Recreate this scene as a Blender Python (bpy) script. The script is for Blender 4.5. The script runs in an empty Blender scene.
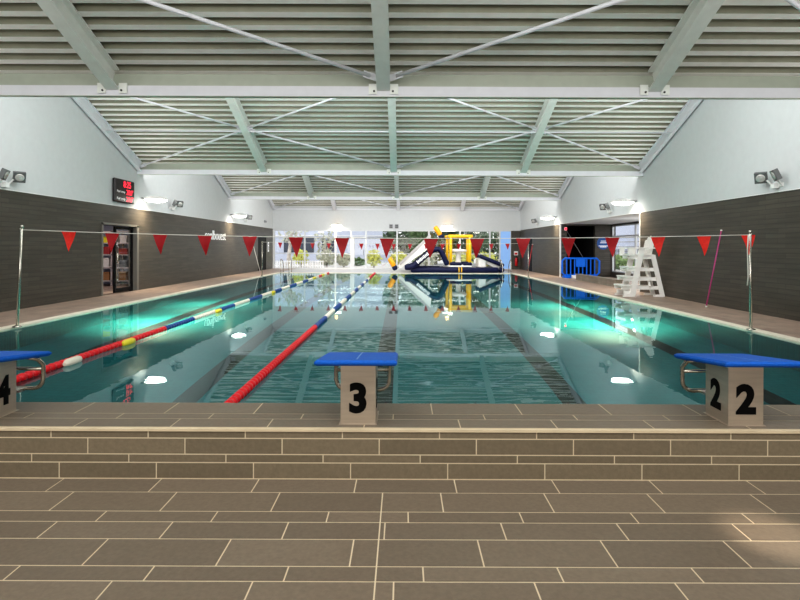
import bpy, math, random
from mathutils import Vector, Matrix
random.seed(7)
C = bpy.context.scene.collection
PI = math.pi
FPX, VX, VY, CZ = 540.0, 403.0, 247.5, 1.39      # focal length (px), vanishing point of the 800x600 frame, eye height

# ------------------------------------------------------------------ mesh builder
class MB:
    def __init__(s): s.v = []; s.f = []; s.m = []; s.s = []; s.t = []
    def face(s, idx, m=0, smooth=False, t=0.5):
        s.f.append(tuple(idx)); s.m.append(m); s.s.append(smooth); s.t.append(t)
    def quad(s, a, b, c, d, m=0, t=0.5):
        n = len(s.v); s.v += [tuple(a), tuple(b), tuple(c), tuple(d)]; s.face((n, n+1, n+2, n+3), m, False, t); return s
    def poly(s, pts, m=0):
        n = len(s.v); s.v += [tuple(p) for p in pts]; s.face(range(n, n+len(pts)), m); return s
    def box(s, x0, x1, y0, y1, z0, z1, m=0):
        n = len(s.v)
        s.v += [(x0,y0,z0),(x1,y0,z0),(x1,y1,z0),(x0,y1,z0),(x0,y0,z1),(x1,y0,z1),(x1,y1,z1),(x0,y1,z1)]
        for q in ((0,3,2,1),(4,5,6,7),(0,1,5,4),(1,2,6,5),(2,3,7,6),(3,0,4,7)): s.face([n+i for i in q], m)
        return s
    def bevel_box(s, x0, x1, y0, y1, z0, z1, b, m=0):
        b = min(b, (x1-x0)*.45, (y1-y0)*.45, (z1-z0)*.45)
        n = len(s.v)
        def ring(i, z):
            return [(x0+i,y0+b,z),(x0+b,y0+i,z),(x1-b,y0+i,z),(x1-i,y0+b,z),(x1-i,y1-b,z),(x1-b,y1-i,z),(x0+b,y1-i,z),(x0+i,y1-b,z)]
        def ring_in(z):
            return [(x0+b,y0+b,z)]*2+[(x1-b,y0+b,z)]*2+[(x1-b,y1-b,z)]*2+[(x0+b,y1-b,z)]*2
        k = b*.35
        for r in (ring(b*.999, z0), ring(0, z0+b), ring(0, z1-b), ring(b*.999, z1)): s.v += r
        for j in range(3):
            for i in range(8):
                s.face((n+j*8+i, n+j*8+(i+1)%8, n+(j+1)*8+(i+1)%8, n+(j+1)*8+i), m)
        s.face([n+7-i for i in range(8)], m); s.face([n+24+i for i in range(8)], m)
        return s
    def bar(s, p0, p1, w, h, up=(0,0,1), m=0):           # oriented box, centre line p0-p1
        p0, p1, up = Vector(p0), Vector(p1), Vector(up)
        d = (p1-p0).normalized(); x = d.cross(up).normalized(); y = x.cross(d).normalized()
        n = len(s.v)
        for p in (p0, p1):
            for a, b in ((-1,-1),(1,-1),(1,1),(-1,1)): s.v.append(tuple(p + x*(a*w/2) + y*(b*h/2)))
        for q in ((3,2,1,0),(4,5,6,7),(0,1,5,4),(1,2,6,5),(2,3,7,6),(3,0,4,7)): s.face([n+i for i in q], m)
        return s
    def tube(s, pts, r, seg=8, m=0, cap=True, closed=False):
        pts = [Vector(p) for p in pts]; N = len(pts); rr = r if isinstance(r, (list, tuple)) else [r]*N
        base = len(s.v); prev = None
        for i, p in enumerate(pts):
            if closed: d = pts[(i+1)%N] - pts[i-1]
            elif i == 0: d = pts[1]-p
            elif i == N-1: d = p-pts[i-1]
            else: d = (pts[i+1]-p).normalized() + (p-pts[i-1]).normalized()
            d.normalize()
            if prev is None:
                a = Vector((0,0,1)) if abs(d.z) < .9 else Vector((1,0,0))
                u = d.cross(a).normalized()
            else:
                u = (prev - d*prev.dot(d)).normalized()
            prev = u; w = d.cross(u)
            for k in range(seg):
                a = 2*PI*k/seg; s.v.append(tuple(p + u*(math.cos(a)*rr[i]) + w*(math.sin(a)*rr[i])))
        for i in range(N if closed else N-1):
            j = (i+1) % N
            for k in range(seg):
                s.face((base+i*seg+k, base+i*seg+(k+1)%seg, base+j*seg+(k+1)%seg, base+j*seg+k), m, True)
        if cap and not closed:
            s.face([base+k for k in range(seg)][::-1], m); s.face([base+(N-1)*seg+k for k in range(seg)], m)
        return s
    def lathe(s, o, axis, prof, seg=16, m=0):             # prof: (along axis, radius)
        o, ax = Vector(o), Vector(axis).normalized()
        a = Vector((0,0,1)) if abs(ax.z) < .9 else Vector((1,0,0))
        u = ax.cross(a).normalized(); w = ax.cross(u); base = len(s.v)
        for h, r in prof:
            for k in range(seg):
                t = 2*PI*k/seg; s.v.append(tuple(o + ax*h + u*(math.cos(t)*r) + w*(math.sin(t)*r)))
        for i in range(len(prof)-1):
            for k in range(seg):
                s.face((base+i*seg+k, base+i*seg+(k+1)%seg, base+(i+1)*seg+(k+1)%seg, base+(i+1)*seg+k), m, True)
        s.face([base+k for k in range(seg)][::-1], m); s.face([base+(len(prof)-1)*seg+k for k in range(seg)], m)
        return s
    def prism(s, poly, fn, d0, d1, m=0):                  # poly of (a,b); fn(a,b,d)->xyz
        n = len(s.v); k = len(poly)
        s.v += [tuple(fn(a,b,d0)) for a,b in poly] + [tuple(fn(a,b,d1)) for a,b in poly]
        s.face(list(range(n, n+k)), m); s.face(list(range(n+k, n+2*k))[::-1], m)
        for i in range(k): s.face((n+i, n+k+i, n+k+(i+1)%k, n+(i+1)%k), m)
        return s
    def build(s, name, mats, parent=None, shift=None, recalc=True):
        me = bpy.data.meshes.new(name)
        me.from_pydata(s.v, [], s.f)
        for mm in (mats if isinstance(mats, (list, tuple)) else [mats]): me.materials.append(mm)
        me.polygons.foreach_set('material_index', s.m)
        me.polygons.foreach_set('use_smooth', s.s)
        if any(t != .5 for t in s.t):
            at = me.attributes.new('tint', 'FLOAT', 'FACE'); at.data.foreach_set('value', s.t)
        if recalc:
            import bmesh
            b = bmesh.new(); b.from_mesh(me); bmesh.ops.recalc_face_normals(b, faces=b.faces); b.to_mesh(me); b.free()
        me.update()
        o = bpy.data.objects.new(name, me); C.objects.link(o)
        if parent is not None:
            o.parent = parent
            if shift is None:
                q = parent
                off = Vector((0,0,0)); 
                while q is not None: off += q.location; q = q.parent
                o.location = -off
        return o

def thing(name, label, cat, loc=(0,0,0), group=None, rz=0):
    o = bpy.data.objects.new(name, None); C.objects.link(o); o.location = loc; o.rotation_euler[2] = rz
    o.empty_display_size = .1
    return tag(o, label, cat, group)
def tag(o, label, cat, group=None):
    o['label'] = label; o['category'] = cat
    if group: o['group'] = group
    return o
def struct(o): o['kind'] = 'structure'; return o
def copy_thing(root, loc, label, rz=0, group=None):
    r = root.copy(); C.objects.link(r); r.location = loc; r.rotation_euler = (0,0,rz)
    r['label'] = label
    if group: r['group'] = group
    for ch in list(root.children):
        c = ch.copy(); C.objects.link(c); c.parent = r
        for g in list(ch.children):
            d = g.copy(); C.objects.link(d); d.parent = c
    return r
def local(mb, name, mats, parent):                          # geometry already in the parent's own space
    return mb.build(name, mats, parent, shift=False)

# ------------------------------------------------------------------ materials
def srgb(r, g, b):
    f = lambda c: (c/255/12.92) if c/255 <= .04045 else ((c/255+.055)/1.055)**2.4
    return (f(r), f(g), f(b), 1)
def mat(name, col, rough=.5, metal=0, var=0.0, vscale=6, bump=0, bscale=40, emit=None, estr=0, spec=.5, tint=0, stretch=None):
    m = bpy.data.materials.new(name); m.use_nodes = True; nt = m.node_tree; N = nt.nodes; L = nt.links
    b = N['Principled BSDF']; b.inputs['Base Color'].default_value = col
    b.inputs['Roughness'].default_value = rough; b.inputs['Metallic'].default_value = metal
    b.inputs['Specular IOR Level'].default_value = spec
    src = None
    if var or bump:
        tc = N.new('ShaderNodeTexCoord'); vec = tc.outputs['Object']
        if stretch:
            mp = N.new('ShaderNodeMapping'); mp.inputs['Scale'].default_value = stretch; L.new(vec, mp.inputs[0]); vec = mp.outputs[0]
    if var:
        n = N.new('ShaderNodeTexNoise'); n.inputs['Scale'].default_value = vscale; n.inputs['Detail'].default_value = 6
        L.new(vec, n.inputs['Vector'])
        mr = N.new('ShaderNodeMapRange'); mr.inputs[1].default_value = .3; mr.inputs[2].default_value = .7
        mr.inputs[3].default_value = 1-var; mr.inputs[4].default_value = 1+var
        L.new(n.outputs['Fac'], mr.inputs[0])
        vm = N.new('ShaderNodeVectorMath'); vm.operation = 'SCALE'; vm.inputs[0].default_value = col[:3]
        L.new(mr.outputs[0], vm.inputs['Scale']); src = vm.outputs[0]
    if tint:
        at = N.new('ShaderNodeAttribute'); at.attribute_name = 'tint'
        mr = N.new('ShaderNodeMapRange'); mr.inputs[3].default_value = 1-tint; mr.inputs[4].default_value = 1+tint
        L.new(at.outputs['Fac'], mr.inputs[0])
        v2 = N.new('ShaderNodeVectorMath'); v2.operation = 'SCALE'; v2.inputs[0].default_value = col[:3]
        if src: L.new(src, v2.inputs[0])
        L.new(mr.outputs[0], v2.inputs['Scale']); src = v2.outputs[0]
    if src: L.new(src, b.inputs['Base Color'])
    if bump:
        n = N.new('ShaderNodeTexNoise'); n.inputs['Scale'].default_value = bscale; n.inputs['Detail'].default_value = 4
        L.new(vec, n.inputs['Vector'])
        bp = N.new('ShaderNodeBump'); bp.inputs['Strength'].default_value = bump; bp.inputs['Distance'].default_value = .01
        L.new(n.outputs['Fac'], bp.inputs['Height']); L.new(bp.outputs[0], b.inputs['Normal'])
    if emit:
        b.inputs['Emission Color'].default_value = emit; b.inputs['Emission Strength'].default_value = estr
    return m
def brick(name, c1, c2, mortar, axes, bw, bh, ms, rough=.5, var=.15, spec=.5, streak=None, bias=0):
    """tiles laid out on two world axes, e.g. 'YZ'"""
    m = bpy.data.materials.new(name); m.use_nodes = True; nt = m.node_tree; N = nt.nodes; L = nt.links
    b = N['Principled BSDF']; b.inputs['Roughness'].default_value = rough; b.inputs['Specular IOR Level'].default_value = spec
    tc = N.new('ShaderNodeTexCoord'); sp = N.new('ShaderNodeSeparateXYZ'); cb = N.new('ShaderNodeCombineXYZ')
    L.new(tc.outputs['Object'], sp.inputs[0])
    for i, a in enumerate(axes): L.new(sp.outputs['XYZ'.index(a)], cb.inputs[i])
    br = N.new('ShaderNodeTexBrick'); L.new(cb.outputs[0], br.inputs['Vector'])
    br.inputs['Color1'].default_value = c1; br.inputs['Color2'].default_value = c2; br.inputs['Mortar'].default_value = mortar
    br.inputs['Scale'].default_value = 1; br.inputs['Mortar Size'].default_value = ms; br.inputs['Bias'].default_value = bias
    br.inputs['Brick Width'].default_value = bw; br.inputs['Row Height'].default_value = bh; br.offset = .37
    out = br.outputs['Color']
    n = N.new('ShaderNodeTexNoise'); n.inputs['Scale'].default_value = 3; n.inputs['Detail'].default_value = 5
    vec = cb.outputs[0]
    if streak:
        mp = N.new('ShaderNodeMapping'); mp.inputs['Scale'].default_value = streak; L.new(vec, mp.inputs[0]); vec = mp.outputs[0]
    L.new(vec, n.inputs['Vector'])
    mr = N.new('ShaderNodeMapRange'); mr.inputs[1].default_value = .3; mr.inputs[2].default_value = .7
    mr.inputs[3].default_value = 1-var; mr.inputs[4].default_value = 1+var; L.new(n.outputs['Fac'], mr.inputs[0])
    vm = N.new('ShaderNodeVectorMath'); vm.operation = 'SCALE'; L.new(out, vm.inputs[0]); L.new(mr.outputs[0], vm.inputs['Scale'])
    L.new(vm.outputs[0], b.inputs['Base Color'])
    bp = N.new('ShaderNodeBump'); bp.inputs['Strength'].default_value = .25; bp.inputs['Distance'].default_value = .004; bp.invert = True
    L.new(br.outputs['Fac'], bp.inputs['Height']); L.new(bp.outputs[0], b.inputs['Normal'])
    return m
def emis(name, col, s):
    m = bpy.data.materials.new(name); m.use_nodes = True; N = m.node_tree.nodes
    b = N['Principled BSDF']; b.inputs['Base Color'].default_value = (.02,.02,.02,1)
    b.inputs['Emission Color'].default_value = col; b.inputs['Emission Strength'].default_value = s
    return m
def thin_glass(name, tintc=(1,1,1,1), refl=.08):
    m = bpy.data.materials.new(name); m.use_nodes = True; nt = m.node_tree; N = nt.nodes; L = nt.links
    N.remove(N['Principled BSDF'])
    t = N.new('ShaderNodeBsdfTransparent'); t.inputs[0].default_value = tintc
    g = N.new('ShaderNodeBsdfGlossy'); g.inputs['Roughness'].default_value = .02
    mx = N.new('ShaderNodeMixShader'); mx.inputs[0].default_value = refl
    L.new(t.outputs[0], mx.inputs[1]); L.new(g.outputs[0], mx.inputs[2]); L.new(mx.outputs[0], N['Material Output'].inputs[0])
    return m
def water_mat():
    m = bpy.data.materials.new('pool_water'); m.use_nodes = True; nt = m.node_tree; N = nt.nodes; L = nt.links
    N.remove(N['Principled BSDF'])
    g = N.new('ShaderNodeBsdfGlass'); g.inputs['IOR'].default_value = 1.333; g.inputs['Roughness'].default_value = 0
    g.inputs['Color'].default_value = (.86,1,1,1)
    tc = N.new('ShaderNodeTexCoord'); mp = N.new('ShaderNodeMapping'); mp.inputs['Scale'].default_value = (.55,1.0,1)
    L.new(tc.outputs['Object'], mp.inputs[0])
    n = N.new('ShaderNodeTexNoise'); n.inputs['Scale'].default_value = 2.2; n.inputs['Detail'].default_value = 2; n.inputs['Distortion'].default_value = .4
    L.new(mp.outputs[0], n.inputs['Vector'])
    bp = N.new('ShaderNodeBump'); bp.inputs['Strength'].default_value = .035; bp.inputs['Distance'].default_value = .03
    L.new(n.outputs['Fac'], bp.inputs['Height']); L.new(bp.outputs[0], g.inputs['Normal'])
    L.new(g.outputs[0], N['Material Output'].inputs[0])
    return m

M = {}
M['tile'] = mat('floor_tile', srgb(120,109,96), .42, var=.09, vscale=45, bump=.12, bscale=60, tint=.10)
M['riser'] = mat('riser_tile', srgb(124,113,95), .45, var=.09, vscale=45, bump=.12, bscale=60, tint=.10)
M['grout'] = mat('grout', srgb(222,208,182), .8)
M['nosing'] = mat('nosing_strip', srgb(214,198,170), .55, var=.08)
M['decktile'] = brick('side_deck_tile', srgb(172,150,135), srgb(158,139,126), srgb(182,164,150), 'YX', .6, .2, .004, .5)
M['fardeck'] = mat('far_deck_tile', srgb(190,188,188), .4, var=.06)
M['edge'] = mat('pool_edge_strip', srgb(240,232,214), .5, var=.05)
M['lowwall'] = brick('low_wall_tile', srgb(138,130,118), srgb(128,121,110), srgb(116,110,100), 'YZ', .6, .1, .005)
WT = (srgb(78,73,65), srgb(67,63,56), srgb(50,48,43))
M['walltileL'] = brick('wall_tile_left', *WT, 'YZ', .6, .1, .005, .42, .22, .5, (.25,5,1))
M['walltileE'] = brick('wall_tile_end', *WT, 'XZ', .6, .1, .005, .42, .22, .5, (.25,5,1))
M['white'] = mat('white_wall_paint', srgb(203,206,207), .7, var=.02)
M['whitetrim'] = mat('white_trim', srgb(225,226,224), .5)
M['steel'] = mat('painted_steel', srgb(232,235,229), .45, var=.04)
M['steelweb'] = mat('grey_green_steel', srgb(176,182,168), .5, var=.04)
M['steelpale'] = mat('pale_painted_steel', srgb(222,223,228), .5, var=.03)
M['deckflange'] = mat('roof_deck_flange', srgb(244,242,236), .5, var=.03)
M['deckweb'] = mat('roof_deck_web', srgb(146,146,128), .7, var=.06)  # shade of the decking recesses put into a darker colour than the flanges
M['bolt'] = mat('bolt_dark', srgb(50,52,50), .5)
M['poolfloor'] = brick('pool_floor_tile', srgb(44,128,134), srgb(41,123,130), srgb(35,113,121), 'XY', .2, .1, .006, .4, .05)
M['poolwall'] = brick('pool_wall_tile', srgb(40,108,118), srgb(36,102,112), srgb(66,144,150), 'YZ', .12, .06, .008, .4, .05)
M['poolwallE'] = brick('pool_end_tile', srgb(40,108,118), srgb(36,102,112), srgb(66,144,150), 'XZ', .12, .06, .008, .4, .05)
M['laneline'] = mat('lane_line_tile', srgb(28,34,44), .5)
M['water'] = water_mat()
M['stainless'] = mat('stainless_steel', srgb(200,196,186), .22, 1, var=.05)
M['brushed'] = mat('brushed_steel', srgb(200,188,174), .36, .75, var=.07, vscale=3, stretch=(1,1,14), bump=.05, bscale=30)
M['black'] = mat('black_paint', srgb(3,3,4), .6, spec=.15)
M['padblue'] = mat('blue_grit_pad', srgb(12,92,190), .5, spec=.25, var=.10, vscale=60, bump=.3, bscale=180)
M['padline'] = mat('pad_line', srgb(150,180,215), .5)
M['red'] = mat('red_float_plastic', srgb(226,24,38), .35)
M['blue'] = mat('blue_float_plastic', srgb(28,76,150), .35)
M['offwhite'] = mat('white_float_plastic', srgb(240,236,220), .35)
M['yellow'] = mat('yellow_float_plastic', srgb(236,222,60), .35)
M['cable'] = mat('cable', srgb(90,90,92), .4, .6)
M['flag'] = mat('backlit_pennant_fabric', srgb(176,12,26), .6, var=.10, vscale=20)  # darker crimson: the backlit look of the pennants is in the colour
M['flag_lit'] = mat('lit_pennant_fabric', srgb(240,50,38), .6, var=.10, vscale=20)  # same cloth not backlit, its brighter lit tone put into the colour
M['rope'] = mat('white_rope', srgb(225,222,214), .8)
M['plastic'] = mat('white_plastic', srgb(238,236,232), .4)
M['barrier'] = mat('blue_plastic', srgb(0,108,222), .4, spec=.3)
M['navy'] = mat('navy_vinyl', srgb(12,20,62), .45, spec=.3)
M['vwhite'] = mat('white_vinyl', srgb(236,234,230), .35)
M['vgrey'] = mat('grey_vinyl', srgb(176,172,170), .4)
M['orange'] = mat('orange_vinyl', srgb(250,172,22), .35)
M['gold'] = mat('yellow_vinyl', srgb(250,196,24), .35)
M['frame'] = mat('window_frame', srgb(208,210,212), .4, .2)
M['doorframe'] = mat('door_frame', srgb(128,126,120), .4, .3)
M['darkdoor'] = mat('dark_door', srgb(16,16,18), .6, spec=.2)
M['glass'] = thin_glass('window_glass')
M['bluefilm'] = mat('pale_blue_panel', srgb(140,182,236), .4, var=.04, emit=srgb(140,182,236), estr=.25)
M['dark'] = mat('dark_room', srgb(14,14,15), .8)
M['signblue'] = mat('blue_sign', srgb(40,92,168), .4)
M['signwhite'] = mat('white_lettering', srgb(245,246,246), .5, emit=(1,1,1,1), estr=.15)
M['lens'] = mat('lamp_lens', srgb(190,190,186), .25, .3)
M['housing'] = mat('grey_housing', srgb(88,90,90), .45)
M['housingdark'] = mat('dark_housing', srgb(70,72,72), .45)
M['lamplight'] = emis('lamp_diffuser', (1,.95,.86,1), 9)
M['led'] = emis('red_led', (1,.02,.05,1), 2.6)
M['screen'] = mat('scoreboard_face', srgb(22,12,14), .35)
M['grey'] = mat('grey_plastic', srgb(160,162,166), .5)
M['pink'] = mat('magenta_pole', srgb(176,60,120), .4)
M['polered'] = mat('red_pole', srgb(170,60,60), .4)
M['extred'] = mat('extinguisher_red', srgb(196,24,28), .35)
M['card'] = mat('cardboard', srgb(166,124,84), .8)
M['shelfmetal'] = mat('pale_shelf_metal', srgb(214,206,204), .4, .2)
M['leaf'] = mat('leaf_green', srgb(92,120,70), .6, var=.4, vscale=3)
M['hedgeleaf'] = mat('hedge_leaf', srgb(140,164,104), .6, var=.35, vscale=3)
M['leafdark'] = mat('leaf_dark_green', srgb(92,116,86), .6, var=.5, vscale=3)
M['leafyellow'] = mat('leaf_yellow_green', srgb(206,208,110), .6, var=.25, vscale=3)
M['leafpale'] = mat('leaf_pale', srgb(188,190,170), .6, var=.3, vscale=3)
M['bark'] = mat('pale_bark', srgb(205,196,188), .8, var=.25, vscale=5)
M['barkdark'] = mat('dark_bark', srgb(96,86,76), .8, var=.25)
M['paving'] = mat('pale_paving', srgb(206,204,200), .8, var=.06)
M['render'] = mat('pale_render', srgb(200,206,222), .8, var=.04)
M['bwin'] = mat('dark_window', srgb(52,60,78), .3)
M['fence'] = mat('white_fence', srgb(235,236,238), .6)
M['blackout'] = mat('sock_purple', srgb(150,130,190), .6)

# ------------------------------------------------------------------ text -> mesh
def text_mesh(name, body, size, mat_, parent, loc, xdir, ydir, bold=0.0, sx=1.0, shear=0.0, depth=.002, align='CENTER'):
    cu = bpy.data.curves.new(name, 'FONT'); cu.body = body; cu.size = size; cu.offset = bold; cu.extrude = depth
    cu.align_x = align; cu.align_y = 'CENTER'; cu.shear = shear; cu.resolution_u = 4
    t = bpy.data.objects.new(name + '_curve', cu); C.objects.link(t)
    dg = bpy.context.evaluated_depsgraph_get(); dg.update()
    me = bpy.data.meshes.new_from_object(t.evaluated_get(dg))
    bpy.data.objects.remove(t); bpy.data.curves.remove(cu)
    me.name = name; me.materials.clear(); me.materials.append(mat_)
    X, Y = Vector(xdir), Vector(ydir); Z = X.cross(Y); loc = Vector(loc)
    for v in me.vertices:
        c = v.co; v.co = loc + X*(c.x*sx) + Y*c.y + Z*c.z
    o = bpy.data.objects.new(name, me); C.objects.link(o)
    if parent is not None:
        off = Vector((0,0,0)); q = parent
        while q is not None: off += q.location; q = q.parent
        o.parent = parent; o.location = -off
    return o

# ------------------------------------------------------------------ main dimensions
XL, XR = -8.32, 7.50            # walls
PL, PR = -6.57, 5.85            # pool edges
PN, PF = 3.94, 28.9             # pool near / far edge
YE = 34.5                       # end wall
RD, FL = .252, -.06              # raised deck, lower floor
TOPW = 2.57                     # top of the dark tiling
VAL = [8.2, 17.0, 25.8, 34.5]   # roof valleys
SL, ZD, RIDGE = .40, 4.0, 6.3

# ------------------------------------------------------------------ tiled floor, riser, raised deck
GAP = .007
def tile_rows(mb, rows, place, x0, x1, step=.608):
    for a, b, j in rows:
        if isinstance(j, tuple): jl, jr = j
        else: jl = jr = j
        xs = set()
        for base, lo, hi in ((jl, x0, -.115), (jr, -.115, x1)) if isinstance(j, tuple) else ((jl, x0, x1),):
            k = math.ceil((lo-base)/step)
            while base + k*step < hi:
                if base+k*step > lo: xs.add(round(base+k*step, 4))
                k += 1
        if isinstance(j, tuple): xs.add(-.115)
        xs = [x0] + sorted(xs) + [x1]
        for p, q in zip(xs, xs[1:]):
            if q-p < .02: continue
            t = random.random(); g = GAP/2
            mb.quad(place(p+g, a+g), place(q-g, a+g), place(q-g, b-g), place(p+g, b-g), 0, t if t != .5 else .51)
mb = MB()
mb.box(XL, XR, -3, 3.37, FL-.1, FL, 1)
rows = [(3.187,3.37,-.284),(2.957,3.187,(-.72,.227)),(2.843,2.957,(-.40,.033)),(2.677,2.843,(-.597,.519)),(2.45,2.677,(-.238,.374)),
        (2.339,2.45,(-.513,.095)),(2.17,2.339,(-.645,-.035))]
y = 2.17; k = 0
while y > -2.9:
    w = (.114,.23,.17)[k % 3]; rows.append((max(y-w,-3), y, random.uniform(-.3,.3))); y -= w; k += 1
tile_rows(mb, rows, lambda x, y: (x, y, FL+.0015), XL, XR)
struct(mb.build('floor', [M['tile'], M['grout']], recalc=False))

mb = MB()
mb.box(XL, XR, 3.38, PN, -2.3, RD, 1)
tile_rows(mb, [(3.68,3.937,.206),(3.57,3.68,.549),(3.405,3.57,.368)], lambda x, y: (x, y, RD+.0015), XL, XR, .611)
deck = struct(mb.build('pool_deck', [M['tile'], M['grout']], recalc=False))
mb = MB(); mb.box(XL, XR, 3.3705, 3.3795, FL, RD-.02, 1)
tile_rows(mb, [(.196,.241,.232),(.096,.196,-.144),(.044,.096,-.494),(-.056,.044,-.322)], lambda x, z: (x, 3.369, z), XL, XR, .606)
struct(mb.build('step_riser', [M['riser'], M['grout']], recalc=False))
mb = MB(); mb.box(XL, XR, 3.362, 3.402, RD-.012, RD+.003)
struct(mb.build('trim_1', M['nosing']))

# side and far decks, pool shell, edge strip
mb = MB(); mb.box(XL, PL-.2, PN, YE, -.3, .02); struct(mb.build('side_deck', M['decktile']))
mb = MB(); mb.box(PR+.2, XR+2.5, PN, YE, -.3, .02); struct(mb.build('side_deck', M['decktile']))
mb = MB(); mb.box(PL-.2, PR+.2, PF+.2, YE, -.3, .02); struct(mb.build('far_deck', M['fardeck']))
mb = MB()
mb.box(PL-.2, PL, PN, PF+.2, -.12, .026); mb.box(PR, PR+.2, PN, PF+.2, -.12, .026); mb.box(PL, PR, PF, PF+.2, -.12, .026)
struct(mb.build('trim_2', M['edge']))
PD = -2.1
mb = MB()
mb.quad((PL,PN,PD),(PR,PN,PD),(PR,PF,PD),(PL,PF,PD),0)
mb.quad((PL,PN,PD),(PL,PF,PD),(PL,PF,-.1),(PL,PN,-.1),1); mb.quad((PR,PF,PD),(PR,PN,PD),(PR,PN,-.1),(PR,PF,-.1),1)
mb.quad((PL,PF,PD),(PR,PF,PD),(PR,PF,-.1),(PL,PF,-.1),2); mb.quad((PR,PN+.004,PD),(PL,PN+.004,PD),(PL,PN+.004,.1),(PR,PN+.004,.1),2)
for i in range(5):
    x = -5.265 + 2.49*i
    mb.quad((x-.15,PN+1.6,PD+.004),(x+.15,PN+1.6,PD+.004),(x+.15,PF-1.6,PD+.004),(x-.15,PF-1.6,PD+.004),3)
    for yy in (PN+1.6, PF-1.9):
        mb.quad((x-.5,yy,PD+.006),(x+.5,yy,PD+.006),(x+.5,yy+.3,PD+.006),(x-.5,yy+.3,PD+.006),3)
struct(mb.build('pool_shell', [M['poolfloor'], M['poolwall'], M['poolwallE'], M['laneline']], recalc=False))
mb = MB(); mb.quad((PL,PN,0),(PR,PN,0),(PR,PF,0),(PL,PF,0))
w = mb.build('pool_water', M['water'], recalc=False); w['kind'] = 'structure'

# ------------------------------------------------------------------ walls
def wall_x(mb, x0, x1, y0, y1, z0, z1, holes=()):           # wall slab along Y with rectangular holes (ya,yb,za,zb)
    ys = sorted({y0, y1, *[h[0] for h in holes], *[h[1] for h in holes]})
    for a, b in zip(ys, ys[1:]):
        zs = [(z0, z1)]
        for h in holes:
            if h[0] <= a+1e-6 and h[1] >= b-1e-6:
                zs = [q for z in zs for q in ((z[0], max(z[0], h[2])), (min(z[1], h[3]), z[1])) if q[1]-q[0] > 1e-4]
        for z in zs: mb.box(x0, x1, a, b, z[0], z[1])
def wall_y(mb, y0, y1, x0, x1, z0, z1, holes=()):
    xs = sorted({x0, x1, *[h[0] for h in holes], *[h[1] for h in holes]})
    for a, b in zip(xs, xs[1:]):
        zs = [(z0, z1)]
        for h in holes:
            if h[0] <= a+1e-6 and h[1] >= b-1e-6:
                zs = [q for z in zs for q in ((z[0], max(z[0], h[2])), (min(z[1], h[3]), z[1])) if q[1]-q[0] > 1e-4]
        for z in zs: mb.box(a, b, y0, y1, z[0], z[1])
mb = MB(); wall_x(mb, XL-.25, XL, -3, YE, FL-.05, TOPW, [(14.95,16.9,FL-.05+.07,2.0),(31.0,32.8,.02,2.0)])
struct(mb.build('wall_left', M['walltileL']))
mb = MB(); mb.box(XL-.25, XL, -3, YE, TOPW, 7.5); struct(mb.build('wall_left_upper', M['white']))
mb = MB(); wall_x(mb, XR, XR+.25, -3, 17.1, FL-.05, TOPW-.04); struct(mb.build('wall_right', M['walltileL']))
mb = MB(); wall_x(mb, XR, XR+.25, 25.8, YE, FL-.05, TOPW-.04, [(31.2,32.3,.02,2.0)]); struct(mb.build('wall_right_far', M['walltileL']))
mb = MB(); mb.box(XR, XR+.25, -3, YE, TOPW-.04, 7.5); struct(mb.build('wall_right_upper', M['white']))
mb = MB(); mb.box(XL-.25, XR+.25, -3.2, -3, FL-.1, 7.5); struct(mb.build('wall_back', M['white']))
mb = MB(); mb.box(XL, XR, YE, YE+.2, 2.48, 4.3); struct(mb.build('wall_end', M['white']))
mb = MB(); mb.box(6.93, XR+.25, YE, YE+.2, .0, 2.48); struct(mb.build('wall_end_pier', M['walltileE']))
# thin shadow-gap trims at the top of the tiling, corner trims
mb = MB(); mb.box(XL, XL+.012, -3, YE, TOPW-.006, TOPW+.012); struct(mb.build('trim_3', M['whitetrim']))
mb = MB(); mb.box(XR-.012, XR, -3, YE, TOPW-.046, TOPW-.028); struct(mb.build('trim_4', M['whitetrim']))
mb = MB(); mb.box(XR-.015, XR+.05, 25.78, 25.83, .02, TOPW-.05); struct(mb.build('trim_5', M['whitetrim']))
mb = MB(); mb.box(XR-.015, XR+.03, 17.07, 17.11, .02, TOPW-.05); struct(mb.build('trim_6', M['whitetrim']))
# recess behind the right wall
RX = 9.94
mb = MB(); wall_y(mb, 25.8, 26.0, XR+.25, RX+.2, 0, 3.0, [(7.82,9.17,.02,2.46)]); struct(mb.build('wall_recess', M['walltileE']))
mb = MB(); wall_x(mb, RX, RX+.2, 16.9, 25.8, 0, 3.0, [(18.2,25.75,.27,2.46)]); struct(mb.build('wall_recess_outer', M['walltileL']))
mb = MB(); mb.box(XR+.25, RX+.2, 16.9, 17.1, 0, 3.0); struct(mb.build('wall_recess_near', M['walltileE']))
mb = MB(); mb.box(XR+.25, RX+.2, 16.9, 26, 2.53, 3.0); struct(mb.build('ceiling_recess', M['white']))
mb = MB(); mb.box(XR, XR+.22, 19.0, 23.4, .0, .25); mb.box(XR-.02, XR+.24, 18.98, 23.42, .25, .28); struct(mb.build('wall_low', M['lowwall']))
mb = MB()
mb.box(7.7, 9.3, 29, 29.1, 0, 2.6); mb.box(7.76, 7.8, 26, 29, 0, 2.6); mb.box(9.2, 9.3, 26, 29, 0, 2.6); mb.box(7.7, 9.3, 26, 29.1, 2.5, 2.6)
struct(mb.build('wall_corridor', M['dark']))
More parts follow.
